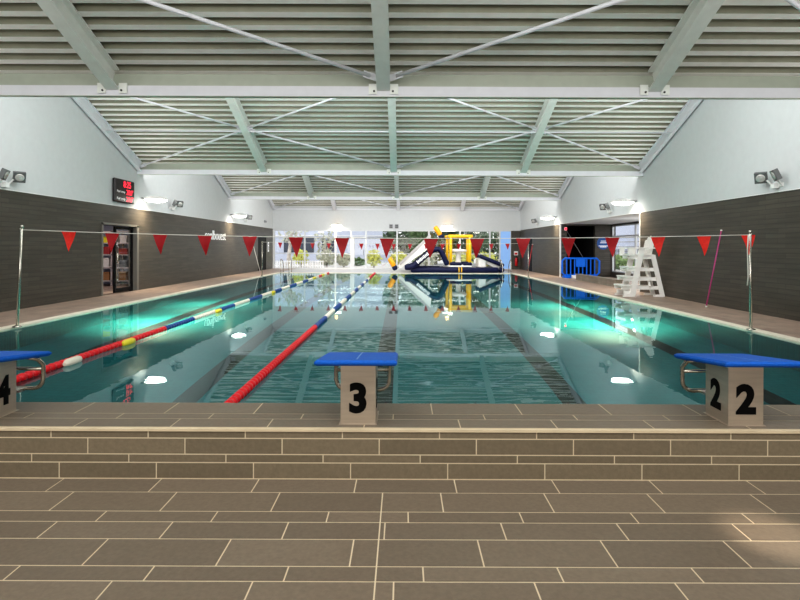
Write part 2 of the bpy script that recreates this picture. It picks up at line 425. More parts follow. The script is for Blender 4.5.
# storeroom behind the left door
mb = MB()
mb.box(-11.6, XL-.25, 19.6, 19.7, 0, 2.6); mb.box(-11.7, -11.6, 13.8, 19.7, 0, 2.6); mb.box(-11.6, XL-.25, 13.7, 13.8, 0, 2.6)
struct(mb.build('wall_storeroom', M['render']))
mb = MB(); mb.box(-11.7, XL-.25, 13.7, 19.7, -.1, .02); struct(mb.build('floor_storeroom', M['decktile']))
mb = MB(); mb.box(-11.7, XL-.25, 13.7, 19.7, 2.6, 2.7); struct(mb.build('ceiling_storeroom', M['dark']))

# ------------------------------------------------------------------ roof
PITCH = .229/math.hypot(1, SL)
prof = [(0,0),(.40,0),(.52,.12),(.88,.12),(1.0,0)]           # (fraction of pitch, rise)
mbf = MB()
for yv in VAL:
    y0 = yv - RIDGE; n = int(RIDGE/PITCH)
    for i in range(n):
        for (a, za), (b, zb) in zip(prof, prof[1:]):
            ya, yb = yv-(i+a)*PITCH, yv-(i+b)*PITCH
            pa = ZD + SL*(yv-ya) + za; pb = ZD + SL*(yv-yb) + zb
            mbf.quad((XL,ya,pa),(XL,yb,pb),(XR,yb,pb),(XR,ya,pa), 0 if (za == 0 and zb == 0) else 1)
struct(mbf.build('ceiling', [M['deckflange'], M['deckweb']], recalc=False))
for i, yv in enumerate(VAL):                                  # roof skin above, sloping skylight glazing beyond each valley
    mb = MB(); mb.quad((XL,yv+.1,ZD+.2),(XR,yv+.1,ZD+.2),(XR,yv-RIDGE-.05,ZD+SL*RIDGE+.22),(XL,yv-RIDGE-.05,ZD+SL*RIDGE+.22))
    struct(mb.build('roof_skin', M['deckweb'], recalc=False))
M['skyglaze'] = emis('skylight_glazing', (.92,1,.98,1), .6)
for yv in [-.6] + VAL[:3]:
    mb = MB(); mb.quad((XL,yv+.05,ZD+.05),(XR,yv+.05,ZD+.05),(XR,yv+2.55,ZD+SL*RIDGE+.25),(XL,yv+2.55,ZD+SL*RIDGE+.25))
    struct(mb.build('window_skylight', M['skyglaze'], recalc=False))
mb = MB(); mb.box(XL, XR, -3, -.5, 3.9, 4.0); struct(mb.build('ceiling_rear', M['white']))
RAF = [XL+.10, -4.35, -.30, 3.75, XR-.10]
for bi, yv in enumerate(VAL[:3]):
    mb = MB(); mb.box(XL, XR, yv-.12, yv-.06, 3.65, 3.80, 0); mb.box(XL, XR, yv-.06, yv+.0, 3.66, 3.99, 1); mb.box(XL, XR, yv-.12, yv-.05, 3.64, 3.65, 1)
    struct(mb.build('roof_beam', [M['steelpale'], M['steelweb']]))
mb = MB(); mb.box(XL, XR, YE-.08, YE, 3.78, 3.86, 0); struct(mb.build('roof_beam', M['steelpale']))
def zr(yv, y): return ZD + SL*(yv-y)
for bi, yv in enumerate(VAL):
    yt = yv - RIDGE + .1
    for xi, x in enumerate(RAF):
        mb = MB(); edge = xi in (0, 4); fw = .2 if not edge else .10
        for (dz, w_, h_) in ((.31, fw, .022), (.165, .022, .27), (.022, fw, .022)):
            mb.bar((x, yv-.13, zr(yv, yv-.13)-dz), (x, yt, zr(yv, yt)-dz), w_, h_)
        o = struct(mb.build('roof_rafter', M['steel'] if bi < 3 and not edge else M['steelpale']))
        if bi < 3 and not edge:
            g = MB()
            for s in (-1, 1):
                g.box(x+s*.10 if s > 0 else x-.22, x+.22 if s > 0 else x-.10, yv-.145, yv-.125, 3.68, 3.83)
                g.lathe((x+s*.14, yv-.145, 3.72), (0,-1,0), [(0,.016),(.012,.016)], 8, 1)
            g.build('gusset_plate', [M['steel'], M['bolt']], o)
            g = MB()
    # bracing rods and ties
bay = ['nearest roof bay', 'second roof bay', 'third roof bay', 'farthest roof bay']
rn = ['left wall', 'left rafter', 'centre rafter', 'right rafter', 'right wall']
for bi, yv in enumerate(VAL):
    rad = .03 if bi == 0 else .028
    def node(xi, dy): return (RAF[xi], yv-dy, zr(yv, yv-dy)-.20)
    for (a, b) in ((0,1),(2,1),(2,3),(4,3)):
        for lo, hi, part in ((.18, 2.1, 'lower'), (4.1, 2.1, 'upper')):
            if part == 'upper' and bi in (0, 2, 3): continue
            p, q = Vector(node(a, lo)), Vector(node(b, hi)); d = (q-p).normalized()
            p += d*.22; q -= d*.14
            mb = MB(); mb.tube([p, q], rad, 8); mb.bar(p-d*.16, p+d*.1, .012, .10); mb.bar(q-d*.1, q+d*.1, .012, .10)
            o = mb.build('bracing_rod', M['steelpale'])
            where = 'from %s up to %s' % (rn[a], rn[b]) if part == 'lower' else 'from %s higher up towards %s' % (rn[b], rn[a])
            tag(o, 'thin pale steel rod %s, %s' % (where, bay[bi]), 'bracing rod', 'diagonal bracing rods under the roof')
    if bi in (1, 2):
        mb = MB(); mb.tube([(XL+.1, yv-2.15, zr(yv, yv-2.15)-.29), (XR-.1, yv-2.15, zr(yv, yv-2.15)-.29)], .02, 8)
        tag(mb.build('tie_rod', M['steelpale']), 'long thin horizontal white tie running across the %s' % bay[bi], 'tie rod', 'horizontal ties under the roof')

# ------------------------------------------------------------------ end wall windows and door
def UX(u, Y): return (u-VX)*Y/FPX
bays = [(274,304.5),(304.5,335.5),(335.5,351),(366,397),(397,429),(429,460),(460,490),(490,500)]
FY0, FY1 = YE+.02, YE+.10
def frame_rect(mb, xa, xb, za, zb, t=.05):
    mb.box(xa, xa+t, FY0, FY1, za, zb); mb.box(xb-t, xb, FY0, FY1, za, zb)
    mb.box(xa+t, xb-t, FY0, FY1, za, za+t); mb.box(xa+t, xb-t, FY0, FY1, zb-t, zb)
for n, (a, b) in enumerate(bays):
    xa, xb = UX(a, YE), UX(b, YE); mb = MB(); frame_rect(mb, xa, xb, .02, 2.48)
    mb.box(xa+.05, xb-.05, FY0+.02, FY1-.02, .97, 1.02)
    o = struct(mb.build('window_%d' % (n+1), M['frame']))
    mb = MB(); mb.box(xa+.05, xb-.05, FY0+.035, FY0+.045, .07, 2.43); mb.build('pane', M['glass'], o)
xa, xb = UX(351, YE), UX(366, YE)
mb = MB(); frame_rect(mb, xa, xb, .02, 2.48, .06); mb.box(xa+.06, xb-.06, FY0, FY1, 1.98, 2.06); mb.box(xa, xa+.22, FY0-.02, FY1+.02, .02, 2.0)
o = struct(mb.build('door_1', M['frame']))
mb = MB(); mb.box(xa+.2, xb-.06, FY0+.035, FY0+.045, .1, 1.98); mb.box(xa+.06, xb-.06, FY0+.035, FY0+.045, 2.06, 2.42); mb.build('pane', M['glass'], o)
mb = MB(); mb.tube([(xb-.14,FY0-.02,.9),(xb-.14,FY0-.06,.93),(xb-.14,FY0-.06,1.2),(xb-.14,FY0-.02,1.23)], .015); mb.build('door_handle', M['darkdoor'], o)
mb = MB(); frame_rect(mb, UX(500,YE), UX(511,YE), .02, 2.48, .04); o = struct(mb.build('window_9', M['frame']))
mb = MB(); mb.box(UX(500,YE)+.04, UX(511,YE)-.04, FY0+.03, FY0+.05, .06, 2.44); mb.build('pane', M['bluefilm'], o)
mb = MB(); mb.box(XL, UX(274,YE), YE, YE+.2, .0, 2.48); struct(mb.build('wall_end_edge', M['whitetrim']))
# recess window
mb = MB()
for (ya, yb) in ((18.2,20.6),(20.6,23.2),(23.2,25.75)):
    mb.box(RX+.03,RX+.11,ya,ya+.05,.27,2.46); mb.box(RX+.03,RX+.11,yb-.05,yb,.27,2.46)
    mb.box(RX+.03,RX+.11,ya,yb,.27,.32); mb.box(RX+.03,RX+.11,ya,yb,2.41,2.46); mb.box(RX+.04,RX+.10,ya,yb,1.92,1.98)
o = struct(mb.build('window_10', M['frame']))
mb = MB(); mb.box(RX+.06, RX+.07, 18.25, 25.7, .32, 2.41); mb.build('pane', M['glass'], o)

# left doors
mb = MB(); x = XL
for (ya, yb, za, zb) in ((14.90,14.96,.02,2.05),(16.86,16.98,.02,2.05),(14.90,16.98,2.0,2.06)):
    mb.box(XL-.25, XL+.02, ya, yb, za, zb)
d2 = struct(mb.build('door_2', M['doorframe']))
mb = MB()
for (ya, yb, za, zb) in ((15.80,15.88,.03,1.98),(16.78,16.86,.03,1.98),(15.88,16.78,.03,.15),(15.88,16.78,1.9,1.98)): mb.box(XL-.16, XL-.11, ya, yb, za, zb)
lf = mb.build('door_leaf', M['darkdoor'], d2)
mb = MB(); mb.box(XL-.14, XL-.13, 15.88, 16.78, .15, 1.9); mb.build('pane', M['glass'], lf)
mb = MB(); mb.tube([(XL-.1,15.84,.9),(XL-.05,15.84,.92),(XL-.05,15.84,1.18),(XL-.1,15.84,1.2)], .014); mb.build('door_handle', M['stainless'], lf)
mb = MB(); mb.box(XL-.15, XL-.01, 31.06, 32.74, .02, 1.96); mb.box(XL-.011, XL-.003, 31.88, 31.92, .02, 1.96); d3 = struct(mb.build('door_3', M['darkdoor']))
mb = MB()
for (ya, yb, za, zb) in ((31.0,31.06,.02,2.0),(32.74,32.8,.02,2.0),(31.06,32.74,1.96,2.0)): mb.box(XL-.2, XL+.01, ya, yb, za, zb)
mb.build('door_frame', M['darkdoor'], d3)
mb = MB(); mb.box(XR+.01, XR+.15, 31.26, 32.24, .02, 1.96); d4 = struct(mb.build('door_4', M['darkdoor']))
mb = MB()
for (ya, yb, za, zb) in ((31.2,31.26,.02,2.0),(32.24,32.3,.02,2.0),(31.26,32.24,1.96,2.0)): mb.box(XR-.01, XR+.2, ya, yb, za, zb)
mb.build('door_frame', M['doorframe'], d4)

# ------------------------------------------------------------------ starting blocks
def starting_block(bx, digit, label):
    t = thing('starting_block', label, 'starting block', (bx, 3.47, RD), 'numbered starting blocks on the raised deck')
    mb = MB(); mb.prism([(0,0),(.26,0),(.26,.354),(0,.388)], lambda a,b,d: (d,a,b), -.1125, .1125); mb.box(-.122,.122,-.012,.275,.001,.005)
    ped = local(mb, 'pedestal', M['brushed'], t)
    b = .012
    zc = .160
    text_mesh('number', digit, .25, M['black'], ped, (bx, 3.4695, RD+zc), (1,0,0), (0,0,1), b, .98)
    text_mesh('number', digit, .25, M['black'], ped, (bx-.1135, 3.61, RD+zc), (0,-1,0), (0,0,1), b, .9)
    text_mesh('number', digit, .25, M['black'], ped, (bx+.1135, 3.61, RD+zc), (0,1,0), (0,0,1), b, .9)
    # sloping pad
    mb = MB(); w = .2515
    y0, y1, z0, z1, th = -.20, .42, .452, .385, .035
    P = [(-w,y0),(w,y0),(w,y1),(-w,y1)]
    n = 6
    def zz(y): return z0 + (z1-z0)*(y-y0)/(y1-y0)
    c = .012
    rings = []
    for (ins, dz) in ((c,-th),(0,-th+c),(0,-c),(c,0)):
        rings.append([(-w+ins,y0+ins,zz(y0)+dz),(w-ins,y0+ins,zz(y0)+dz),(w-ins,y1-ins,zz(y1)+dz),(-w+ins,y1-ins,zz(y1)+dz)])
    base = len(mb.v)
    for r in rings: mb.v += r
    for j in range(3):
        for i in range(4): mb.face((base+j*4+i, base+j*4+(i+1)%4, base+(j+1)*4+(i+1)%4, base+(j+1)*4+i), 0)
    mb.face((base+3,base+2,base+1,base)); mb.face((base+12,base+13,base+14,base+15))
    mb.quad((-.003,y0+.05,zz(y0+.05)+.001),(.003,y0+.05,zz(y0+.05)+.001),(.003,y1-.02,zz(y1-.02)+.001),(-.003,y1-.02,zz(y1-.02)+.001),1)
    local(mb, 'pad', [M['padblue'], M['padline']], t)
    mb = MB(); Y = .42; r = .0155; hw = .192
    pts = [(-hw+.03,.31,.36),(-hw+.008,.37,.335),(-hw,Y,.285)] + [(-hw,Y,.185)]
    for k in range(1,5): a = PI/2*k/4; pts.append((-hw+.07*(1-math.cos(a)), Y, .185-.07*math.sin(a)))
    pts += [(-p[0],p[1],p[2]) for p in pts[::-1]]
    mb.tube(pts, r, 10); mb.tube([(-hw,Y,.255),(hw,Y,.255)], r*.85, 8)
    mb.box(-.08,.08,.255,.425,.105,.125)
    local(mb, 'grab_rail', M['stainless'], t)
    return t
starting_block(-.285, '3', 'blue-topped steel starting block numbered 3, standing at the middle of the raised deck')
starting_block(2.207, '2', 'blue-topped steel starting block numbered 2 on the front and the side')
starting_block(-2.78, '4', 'blue-topped steel starting block numbered 4, cut off by the edge of the photo')

# ------------------------------------------------------------------ lane ropes
def lane_rope(x, label, sections, markers, r=.047):
    t = thing('lane_rope', label, 'lane rope', (x, PN, .0), 'floating lane ropes in the pool')
    zc = .022
    mb = MB(); mb.tube([(x,PN+.01,zc),(x,PF-.01,zc)], .008, 6); mb.build('cable', M['cable'], t)
    for (ya, yb, mk) in sections:
        mb = MB(); n = max(1, int((yb-ya)/.095)); st = (yb-ya)/n
        for i in range(n):
            o = ya+i*st
            mb.lathe((x,o,zc), (0,1,0), [(.004,.016),(.008,r*.80),(.028,r),(.064,r),(.084,r*.80),(.09,.016)], 10)
        mb.build('float_run', M[mk], t)
    for (yy, mk) in markers:
        mb = MB(); mb.lathe((x+.05,yy-.16,zc+.004), (0,1,0), [(0,.02),(.03,.04),(.07,.05),(.25,.05),(.29,.04),(.32,.02)], 12); mb.build('marker_float', M[mk], t)
    return t
sec = [(3.95, 9.25, 'red')]; y = 9.25; k = 0
while y < 23.9: sec.append((y, min(y+1.22, 23.95), ('blue','offwhite')[k%2])); y += 1.22; k += 1
sec.append((23.95, 28.85, 'red'))
lane_rope(-1.50, 'lane rope beside block 3 with red, then blue and white floats', sec, [])
s2 = [(3.95,9.0,'red')]; y = 9.0; k = 0
while y < 23.5: s2.append((y, min(y+1.22, 23.6), ('blue','offwhite')[k%2])); y += 1.22; k += 1
for i in range(6): s2.append((23.6+i*.87, 24.45+i*.87, ('yellow','offwhite','red')[i%3]))
lane_rope(-3.96, 'lane rope nearer the left wall with white and yellow marker floats among the red', s2, [(6.4,'offwhite'),(7.7,'yellow'),(11.45,'yellow'),(16.3,'yellow')])

# ------------------------------------------------------------------ flag lines
def flag_post(x, y, h, label, lean, grp):
    t = thing('flag_post', label, 'flag post', (x,y,.02), grp)
    mb = MB(); mb.tube([(0,0,.006),(lean*h,0,h)], .022, 10); mb.lathe((0,0,.004),(0,0,1),[(0,.07),(.012,.07),(.03,.028)],14); local(mb, 'post', M['stainless'], t)
    mb = MB(); mb.lathe((lean*h,0,h),(0,0,1),[(0,.026),(.02,.03),(.04,.02)],10); mb.tube([(lean*h,0,h-.02),(lean*h-.001,-.06,h-.03)],.01,6); local(mb, 'top_cap', M['stainless'], t)
    return t
def flag_line(name, label, y, xa, xb, za, zb, sag, flags, w, h, grp, mats, tail=False):
    t = thing(name, label, 'flag line', ((xa+xb)/2, y, 0), grp)
    def zr_(x):
        s = (x-xa)/(xb-xa); return za+(zb-za)*s - sag*4*s*(1-s)
    N = 24; pts = [(xa+(xb-xa)*i/N, y, zr_(xa+(xb-xa)*i/N)) for i in range(N+1)]
    mb = MB(); mb.tube(pts, .007 if w > .21 else .008, 6); mb.build('rope', M['rope'], t)
    for i, fx in enumerate(flags):
        mb = MB(); z = zr_(fx); n = 6; sw = random.uniform(-.03,.03); tw = random.uniform(-.02,.02)
        base = len(mb.v)
        for j in range(n+1):
            s = j/n; hw = w/2*(1-s)+.003*s; yy = y + .012*math.sin(s*5+i)+sw*s
            mb.v += [(fx-hw+tw*s, yy-.008*(1-s), z-s*h), (fx+tw*s, yy+.008*(1-s), z-s*h), (fx+hw+tw*s, yy-.008*(1-s), z-s*h)]
        for j in range(n):
            for k in range(2): mb.face((base+j*3+k, base+j*3+k+1, base+(j+1)*3+k+1, base+(j+1)*3+k), 0, True)
        mb.build('flag', M[mats(i)], t)
    if tail:
        mb = MB(); mb.tube([(xb-.03,y-.03,zb),(xb-.05,y-.04,zb-.25),(xb-.03,y-.03,zb-.7),(xb-.05,y-.04,zb-.85)], .01, 6); mb.build('loose_cord', M['rope'], t)
    return t
FY = 9.1
xa, xb = -6.42, 5.83
flag_post(-6.50, FY, 1.68, 'slim stainless flag post at the left pool edge by block 4', .045, 'slim posts holding the flag ropes')
flag_post(5.87, FY, 1.64, 'slim stainless flag post at the right pool edge with a hanging cord', -.012, 'slim posts holding the flag ropes')
us = [69,112,160,205,250,296,342,387,431,477,523,568,612,658,704,748]
flag_line('flag_line', 'nearer white rope of sixteen large red triangular pennants across the pool', FY, xa, xb, 1.665, 1.625, .10,
          [UX(u, FY) for u in us], .245, .335, 'backstroke flag ropes', lambda i: 'flag_lit' if i in (0,13,14,15) else 'flag', tail=True)
F2 = 25.1
flag_post(PL+.02, F2, 1.6, 'slim flag post at the left pool edge near the dark far doors', 0, 'slim posts holding the flag ropes')
flag_post(PR-.02, F2, 1.6, 'slim flag post at the right pool edge near the far end', 0, 'slim posts holding the flag ropes')
flag_line('flag_line', 'farther white rope of small-looking red pennants near the end windows', F2, PL+.02, PR-.02, 1.62, 1.60, .05,
          [UX(280+16.25*i, F2) for i in range(15)], .21, .28, 'backstroke flag ropes', lambda i: 'flag')

# ------------------------------------------------------------------ wall lamps, twin spotlights, scoreboard, lettering
def wall_lamp(cx, cy, cz, side, label):
    t = thing('wall_lamp', label, 'wall lamp', (cx,cy,cz), 'oval lamps on wall brackets')
    mb = MB(); mb.lathe((0,0,-.02),(0,0,1),[(0,.34),(.03,.36),(.07,.30),(.11,.16),(.13,.05)],24); local(mb,'lamp_shade',M['whitetrim'],t)
    mb = MB(); mb.lathe((0,0,-.11),(0,0,1),[(0,.08),(.02,.24),(.06,.32),(.088,.335)],24); local(mb,'diffuser',M['lamplight'],t)
    mb = MB(); dx, dy = side
    mb.tube([(dx*.3,dy*.3,.02),(dx*.45,dy*.45,.03)], .03, 8); mb.bar((dx*.45,dy*.45,-.12),(dx*.45,dy*.45,.1),.1,.05); local(mb,'bracket',M['grey'],t)
    l = bpy.data.lights.new('lamp_glow','SPOT'); l.energy = 210; l.color = (1,.82,.6); l.shadow_soft_size = .12; l.spot_size = 2.5; l.spot_blend = 1
    lo = bpy.data.objects.new('lamp_glow', l); C.objects.link(lo); lo.location = (cx+dx*.0, cy+dy*.0, cz-.14); lo.rotation_euler = Vector((dx*.45,dy*.45,-1)).to_track_quat('-Z','Y').to_euler()
    if dy:
        l = bpy.data.lights.new('lamp_spill','POINT'); l.energy = 3.2 if cx > 0 else 1.4; l.color = (1,.56,.18); l.shadow_soft_size = .1
        lo = bpy.data.objects.new('lamp_spill', l); C.objects.link(lo); lo.location = (cx, cy+.1, cz+.22)
    return t
wall_lamp(XL+.47, 17.15, 2.90, (-1,0), 'lit oval lamp on the left wall beside the red scoreboard')
wall_lamp(XL+.47, 25.9, 2.90, (-1,0), 'lit oval lamp on the left wall above the white lettering')
wall_lamp(XR-.47, 17.3, 2.88, (1,0), 'lit oval lamp on the right wall above the white lifeguard chair')
wall_lamp(XR-.47, 26.3, 2.88, (1,0), 'lit oval lamp on the right wall beyond the recess opening')
wall_lamp(-4.2, 34.03, 2.80, (0,1), 'lit oval lamp on the end wall above the glass door')
wall_lamp(2.8, 34.03, 2.78, (0,1), 'lit oval lamp on the end wall above the yellow inflatable frame')

def twin_spot(x, y, z, s, label):
    t = thing('twin_spotlight', label, 'spotlight', (x,y,z), 'pairs of small spotlights on the upper walls')
    mb = MB(); mb.box(min(0,s*.03), max(0,s*.03), -.16, .16, -.17, -.09); mb.bar((s*.03,-.14,-.13),(s*.14,-.14,-.02),.03,.03); mb.bar((s*.03,.14,-.13),(s*.14,.14,-.02),.03,.03)
    mb.box(min(s*.02,s*.12), max(s*.02,s*.12), -.05, .05, -.2,-.1); local(mb,'bracket',M['whitetrim'],t)
    for k, (yy, ang, tl) in enumerate(((-.22,.35,.45),(.22,-.8,.45))):
        # square head: built around its own axis
        d = Vector((s*math.cos(ang), math.sin(ang), -tl)).normalized(); c = Vector((s*.2, yy, .04))
        mb = MB(); mb.bar(c-d*.045, c+d*.045, .22, .22); h = local(mb,'lamp_head',M['housing'],t)
        mb = MB(); mb.lathe(c+d*.045, d, [(0,.085),(.008,.085),(.012,.06),(.006,.035),(.012,.03)], 16); local(mb,'lens',M['lens'],h)
    return t
twin_spot(XL, 11.2, 2.81, 1, 'pair of small square spotlights on the left white wall, closest to the camera')
twin_spot(XL, 19.4, 2.90, 1, 'pair of small spotlights on the left wall just past the first oval lamp')
twin_spot(XL, 28.4, 2.92, 1, 'pair of small spotlights on the left wall past the second oval lamp')
twin_spot(XR, 10.8, 2.80, -1, 'pair of small square spotlights on the right white wall, closest to the camera')
twin_spot(XR, 19.5, 2.86, -1, 'pair of small spotlights on the right wall above the round blue sign')
twin_spot(XR, 30.0, 2.86, -1, 'pair of small spotlights on the right wall nearest the end windows')
t = thing('wall_sensor', 'tiny grey box on the left wall near the end windows', 'sensor', (XL, 32.4, 2.92))
mb = MB(); mb.bevel_box(0,.1,-.12,.12,-.07,.07,.015); local(mb,'body',M['grey'],t); mb = MB(); mb.lathe((.1,0,-.01),(1,0,0),[(0,.04),(.02,.03),(.03,.01)],10); local(mb,'lens',M['housingdark'],t)

t = thing('scoreboard', 'black display board with red glowing digits on the left white wall', 'scoreboard', (XL+.021, 15.95, 3.02))
mb = MB(); mb.bevel_box(.0,.09,-.56,.56,-.34,.34,.03); local(mb,'case',M['screen'],t)
mb = MB(); mb.box(-.02,0,-.3,.3,-.1,.1); local(mb,'wall_mount',M['grey'],t)
def led(body, dy, dz, size, mt, name, sx=1.0, b=0.0):
    text_mesh(name, body, size, mt, t, (XL+.112, 15.95+dy, 3.02+dz), (0,1,0), (0,0,1), b, sx)
led('8:25', .12, .19, .26, M['led'], 'digits', 1.0)
led('28.0°', .27, -.03, .215, M['led'], 'digits', .9)
led('29.0°', .27, -.235, .215, M['led'], 'digits', .9)
for dz_ in (-.03, -.235):
    led('Pool', -.37, dz_, .1, M['signwhite'], 'caption_word'); led('temp', -.12, dz_, .1, M['signwhite'], 'caption_word')

tx = text_mesh('wall_lettering', 'conlbouest', .60, M['signwhite'], None, (XL+.012, 23.95, 1.88), (0,1,0), (0,0,1), -.004, 1.0, .08, .01)
tag(tx, 'white lower-case lettering on the dark left wall, partly behind a pennant', 'lettering')
for (u, lab) in ((391,'small grey box on the white end wall, the one nearer the glass door'),(396.6,'small grey box on the white end wall, the one nearer the inflatable')):
    X = UX(u, YE); t = thing('wall_speaker', lab, 'speaker', (X, YE, 2.74), 'small grey boxes on the end wall')
    mb = MB(); mb.bevel_box(-.12,.12,-.09,0,-.13,.13,.012); local(mb,'case',M['grey'],t)
    mb = MB(); mb.box(-.09,.09,-.094,-.09,-.1,-.01); mb.box(-.09,.09,-.094,-.09,.02,.1); local(mb,'grille',M['housing'],t)

# ------------------------------------------------------------------ lifeguard chair
LY0, LY1 = 15.3, 15.88
t = thing('lifeguard_chair', 'tall white plastic lifeguard chair with steps against the right wall', 'lifeguard chair', (6.75,(LY0+LY1)/2,.02))
def side_frame(y):
    s = MB(); th = .05
    def plank(p, q, w):
        s.bar((p[0],y,p[1]),(q[0],y,q[1]), th, w, up=(0,0,1) if abs(q[0]-p[0]) > abs(q[1]-p[1]) else (1,0,0))
    return s, plank
for yy in (LY0, LY1):
    for p, q, w in (((6.49,.02),(6.77,1.40),.15),((7.36,.02),(7.08,1.20),.12)):
        s, pl = side_frame(yy); pl(p, q, w); s.build('leg', M['plastic'], t)
    for k, (z, xa, xb) in enumerate(((.14,6.28,6.62),(.27,6.21,7.34),(.52,6.29,7.27),(.79,6.37,7.20),(1.14,6.44,7.12))):
        s = MB(); s.bar((xa, yy+(.052 if yy == LY1 else -.052)*(-1), z),(xb, yy+(.052 if yy == LY1 else -.052)*(-1), z), .045, .10); s.build('side_rail', M['plastic'], t)
    s = MB(); s.bar((6.36,yy,1.40),(7.15,yy,1.40),.12,.035); s.build('armrest', M['plastic'], t)
    s = MB(); s.bar((6.44,yy,1.18),(6.44,yy,1.40),.07,.12,up=(1,0,0)); s.build('arm_post', M['plastic'], t)
    for fa, fb in ((6.24,6.5),(7.1,7.4)): s = MB(); s.bar((fa,yy,.05),(fb,yy,.05),.06,.06); s.build('foot', M['plastic'], t)
for (z, x0) in ((.335,6.21),(.585,6.29),(.855,6.37)):
    s = MB(); s.box(x0, x0+.26, LY0-.035, LY1+.035, z-.02, z+.015); s.build('step', M['plastic'], t)
s = MB()
for i in range(4): s.box(6.44+i*.165, 6.595+i*.165, LY0-.02, LY1+.02, 1.19, 1.225)
s.build('seat', M['plastic'], t)
s = MB(); nb = 5; wd = (LY1-LY0)/nb
for i in range(nb):
    hgt = (.44,.52,.55,.52,.44)[i]; ya = LY0+i*wd+.01; yb = LY0+(i+1)*wd-.01
    s.prism([(ya,0),(yb,0),(yb,hgt-.04),((ya+yb)/2,hgt),(ya,hgt-.04)], lambda a,b,d: (7.02+d+b*.22, a, 1.2+b), 0, .03)
s.build('backrest', M['plastic'], t)
s = MB(); s.bar((7.0,LY0,.3),(7.1,LY1,1.1),.04,.07); s.bar((7.25,LY0+.05,.5),(7.2,LY1-.05,.5),.04,.08); s.build('rear_brace', M['plastic'], t)

# ------------------------------------------------------------------ poles leaning on walls
def pole(p, q, r, m, lab, band=None):
    d = (Vector(q)-Vector(p))
    t = thing('rescue_pole', lab, 'pole', p, 'long rescue poles leaning on the walls')
    mb = MB(); mb.tube([(0,0,0), tuple(d)], r, 8); local(mb, 'shaft', M[m], t)
    for a_, b_ in ((0,.02),(.985,1)): mb = MB(); mb.tube([tuple(d*a_), tuple(d*b_)], r*1.5, 8); local(mb, 'end_cap', M['rope'], t)
    return t
pole((7.02,12.5,.03), (7.44,12.62,1.83), .015, 'pink', 'magenta pole leaning on the dark right wall between pennants')
pole((7.0,30.3,.03), (7.46,31.1,1.6), .03, 'polered', 'red and white pole leaning beside the far right door')
pole((-8.02,30.3,.03), (-8.27,29.9,1.4), .018, 'rope', 'pale pole leaning on the left wall beside the dark far doors')

# ------------------------------------------------------------------ blue barrier
t = thing('crowd_barrier', 'blue plastic crowd barrier standing in front of the dark opening', 'barrier', (8.2, 24.9, .02))
B0, B1, Bz0, Bz1 = 7.34, 9.05, .14, .92; yB = 24.9
mb = MB(); c = .12
pts = [(B0+c,yB,Bz0),(B1-c,yB,Bz0),(B1,yB,Bz0+c),(B1,yB,Bz1-c),(B1-c,yB,Bz1),(B0+c,yB,Bz1),(B0,yB,Bz1-c),(B0,yB,Bz0+c)]
mb.tube(pts, .045, 10, closed=True); mb.build('frame', M['barrier'], t)
for i in range(8):
    x = B0+.21+i*(B1-B0-.42)/7
    mb = MB(); mb.box(x-.022, x+.022, yB-.02, yB+.02, Bz0, Bz1); mb.build('bar', M['barrier'], t)
mb = MB(); mb.bevel_box(7.98, 8.42, yB-.03, yB+.03, .52, .9, .02); mb.build('sign_panel', M['barrier'], t)
for x in (7.55, 8.85):
    mb = MB(); mb.bevel_box(x-.14,x+.14,yB-.25,yB+.25,.02,.105,.012); mb.build('foot', M['barrier'], t)
t = thing('storage_box', 'small pale box on the floor under the blue barrier', 'box', (7.85, 24.5, .02))
mb = MB(); mb.bevel_box(-.17,.17,-.12,.12,0,.11,.01); local(mb,'body',M['plastic'],t); mb = MB(); mb.bevel_box(-.18,.18,-.13,.13,.11,.14,.01); local(mb,'lid',M['plastic'],t)
# round sign, alarm light, handrail
t = thing('round_sign', 'round blue sign with white lines of text on grey tiling', 'sign', (9.56, 25.79, 1.63))
mb = MB(); mb.lathe((0,0,0),(0,-1,0),[(0,.30),(.012,.30)],32); local(mb,'disc',M['signblue'],t)
for (dz, w_) in ((.1,.24),(.02,.30),(-.13,.44),(-.18,.30)):
    mb = MB(); mb.box(-w_/2,w_/2,-.0135,-.0122,dz-.018,dz+.018); local(mb,'text_line',M['signwhite'],t)
t = thing('alarm_beacon', 'small glowing red beacon at the top of the tiling by the opening', 'beacon', (7.66+.1, 25.79, 2.31))
mb = MB(); mb.box(-.06,.06,-.03,0,-.08,.08); local(mb,'back_plate',M['whitetrim'],t); mb = MB(); mb.lathe((0,-.03,0),(0,-1,0),[(0,.055),(.04,.05),(.06,.02)],12); local(mb,'light_dome',M['led'],t)
mb = MB(); mb.tube([(7.95,26.6,2.42),(8.98,26.6,.75)], .018, 8); o = mb.build('stair_handrail', M['grey']); tag(o, 'thin slanting handrail seen inside the dark opening', 'handrail')
# fire point at the far right
t = thing('fire_extinguisher', 'red fire extinguisher below a sign on the dark end wall pier', 'fire extinguisher', (UX(516,YE), YE-.1, .25))
mb = MB(); mb.lathe((0,0,0),(0,0,1),[(0,.07),(.02,.085),(.42,.085),(.48,.06),(.52,.03)],14); local(mb,'cylinder',M['extred'],t)
mb = MB(); mb.tube([(0,0,.52),(0,-.04,.58),(.07,-.06,.52),(.09,-.06,.2)],.014,6); mb.box(-.03,.03,-.05,.03,.53,.58); local(mb,'hose',M['black'],t)
t = thing('fire_sign', 'small pale notice above the red fire extinguisher', 'sign', (UX(516,YE), YE-.002, 1.05))
mb = MB(); mb.box(-.13,.13,-.01,0,-.13,.13); local(mb,'plate',M['whitetrim'],t); mb = MB(); mb.box(-.09,.09,-.012,-.01,-.09,.03); local(mb,'symbol',M['extred'],t)
t = thing('wall_notice', 'narrow white notice on the left wall beside the dark far doors', 'sign', (XL, 33.35, 1.4))
mb = MB(); mb.box(0,.012,-.13,.13,-.3,.3); local(mb,'plate',M['signwhite'],t)
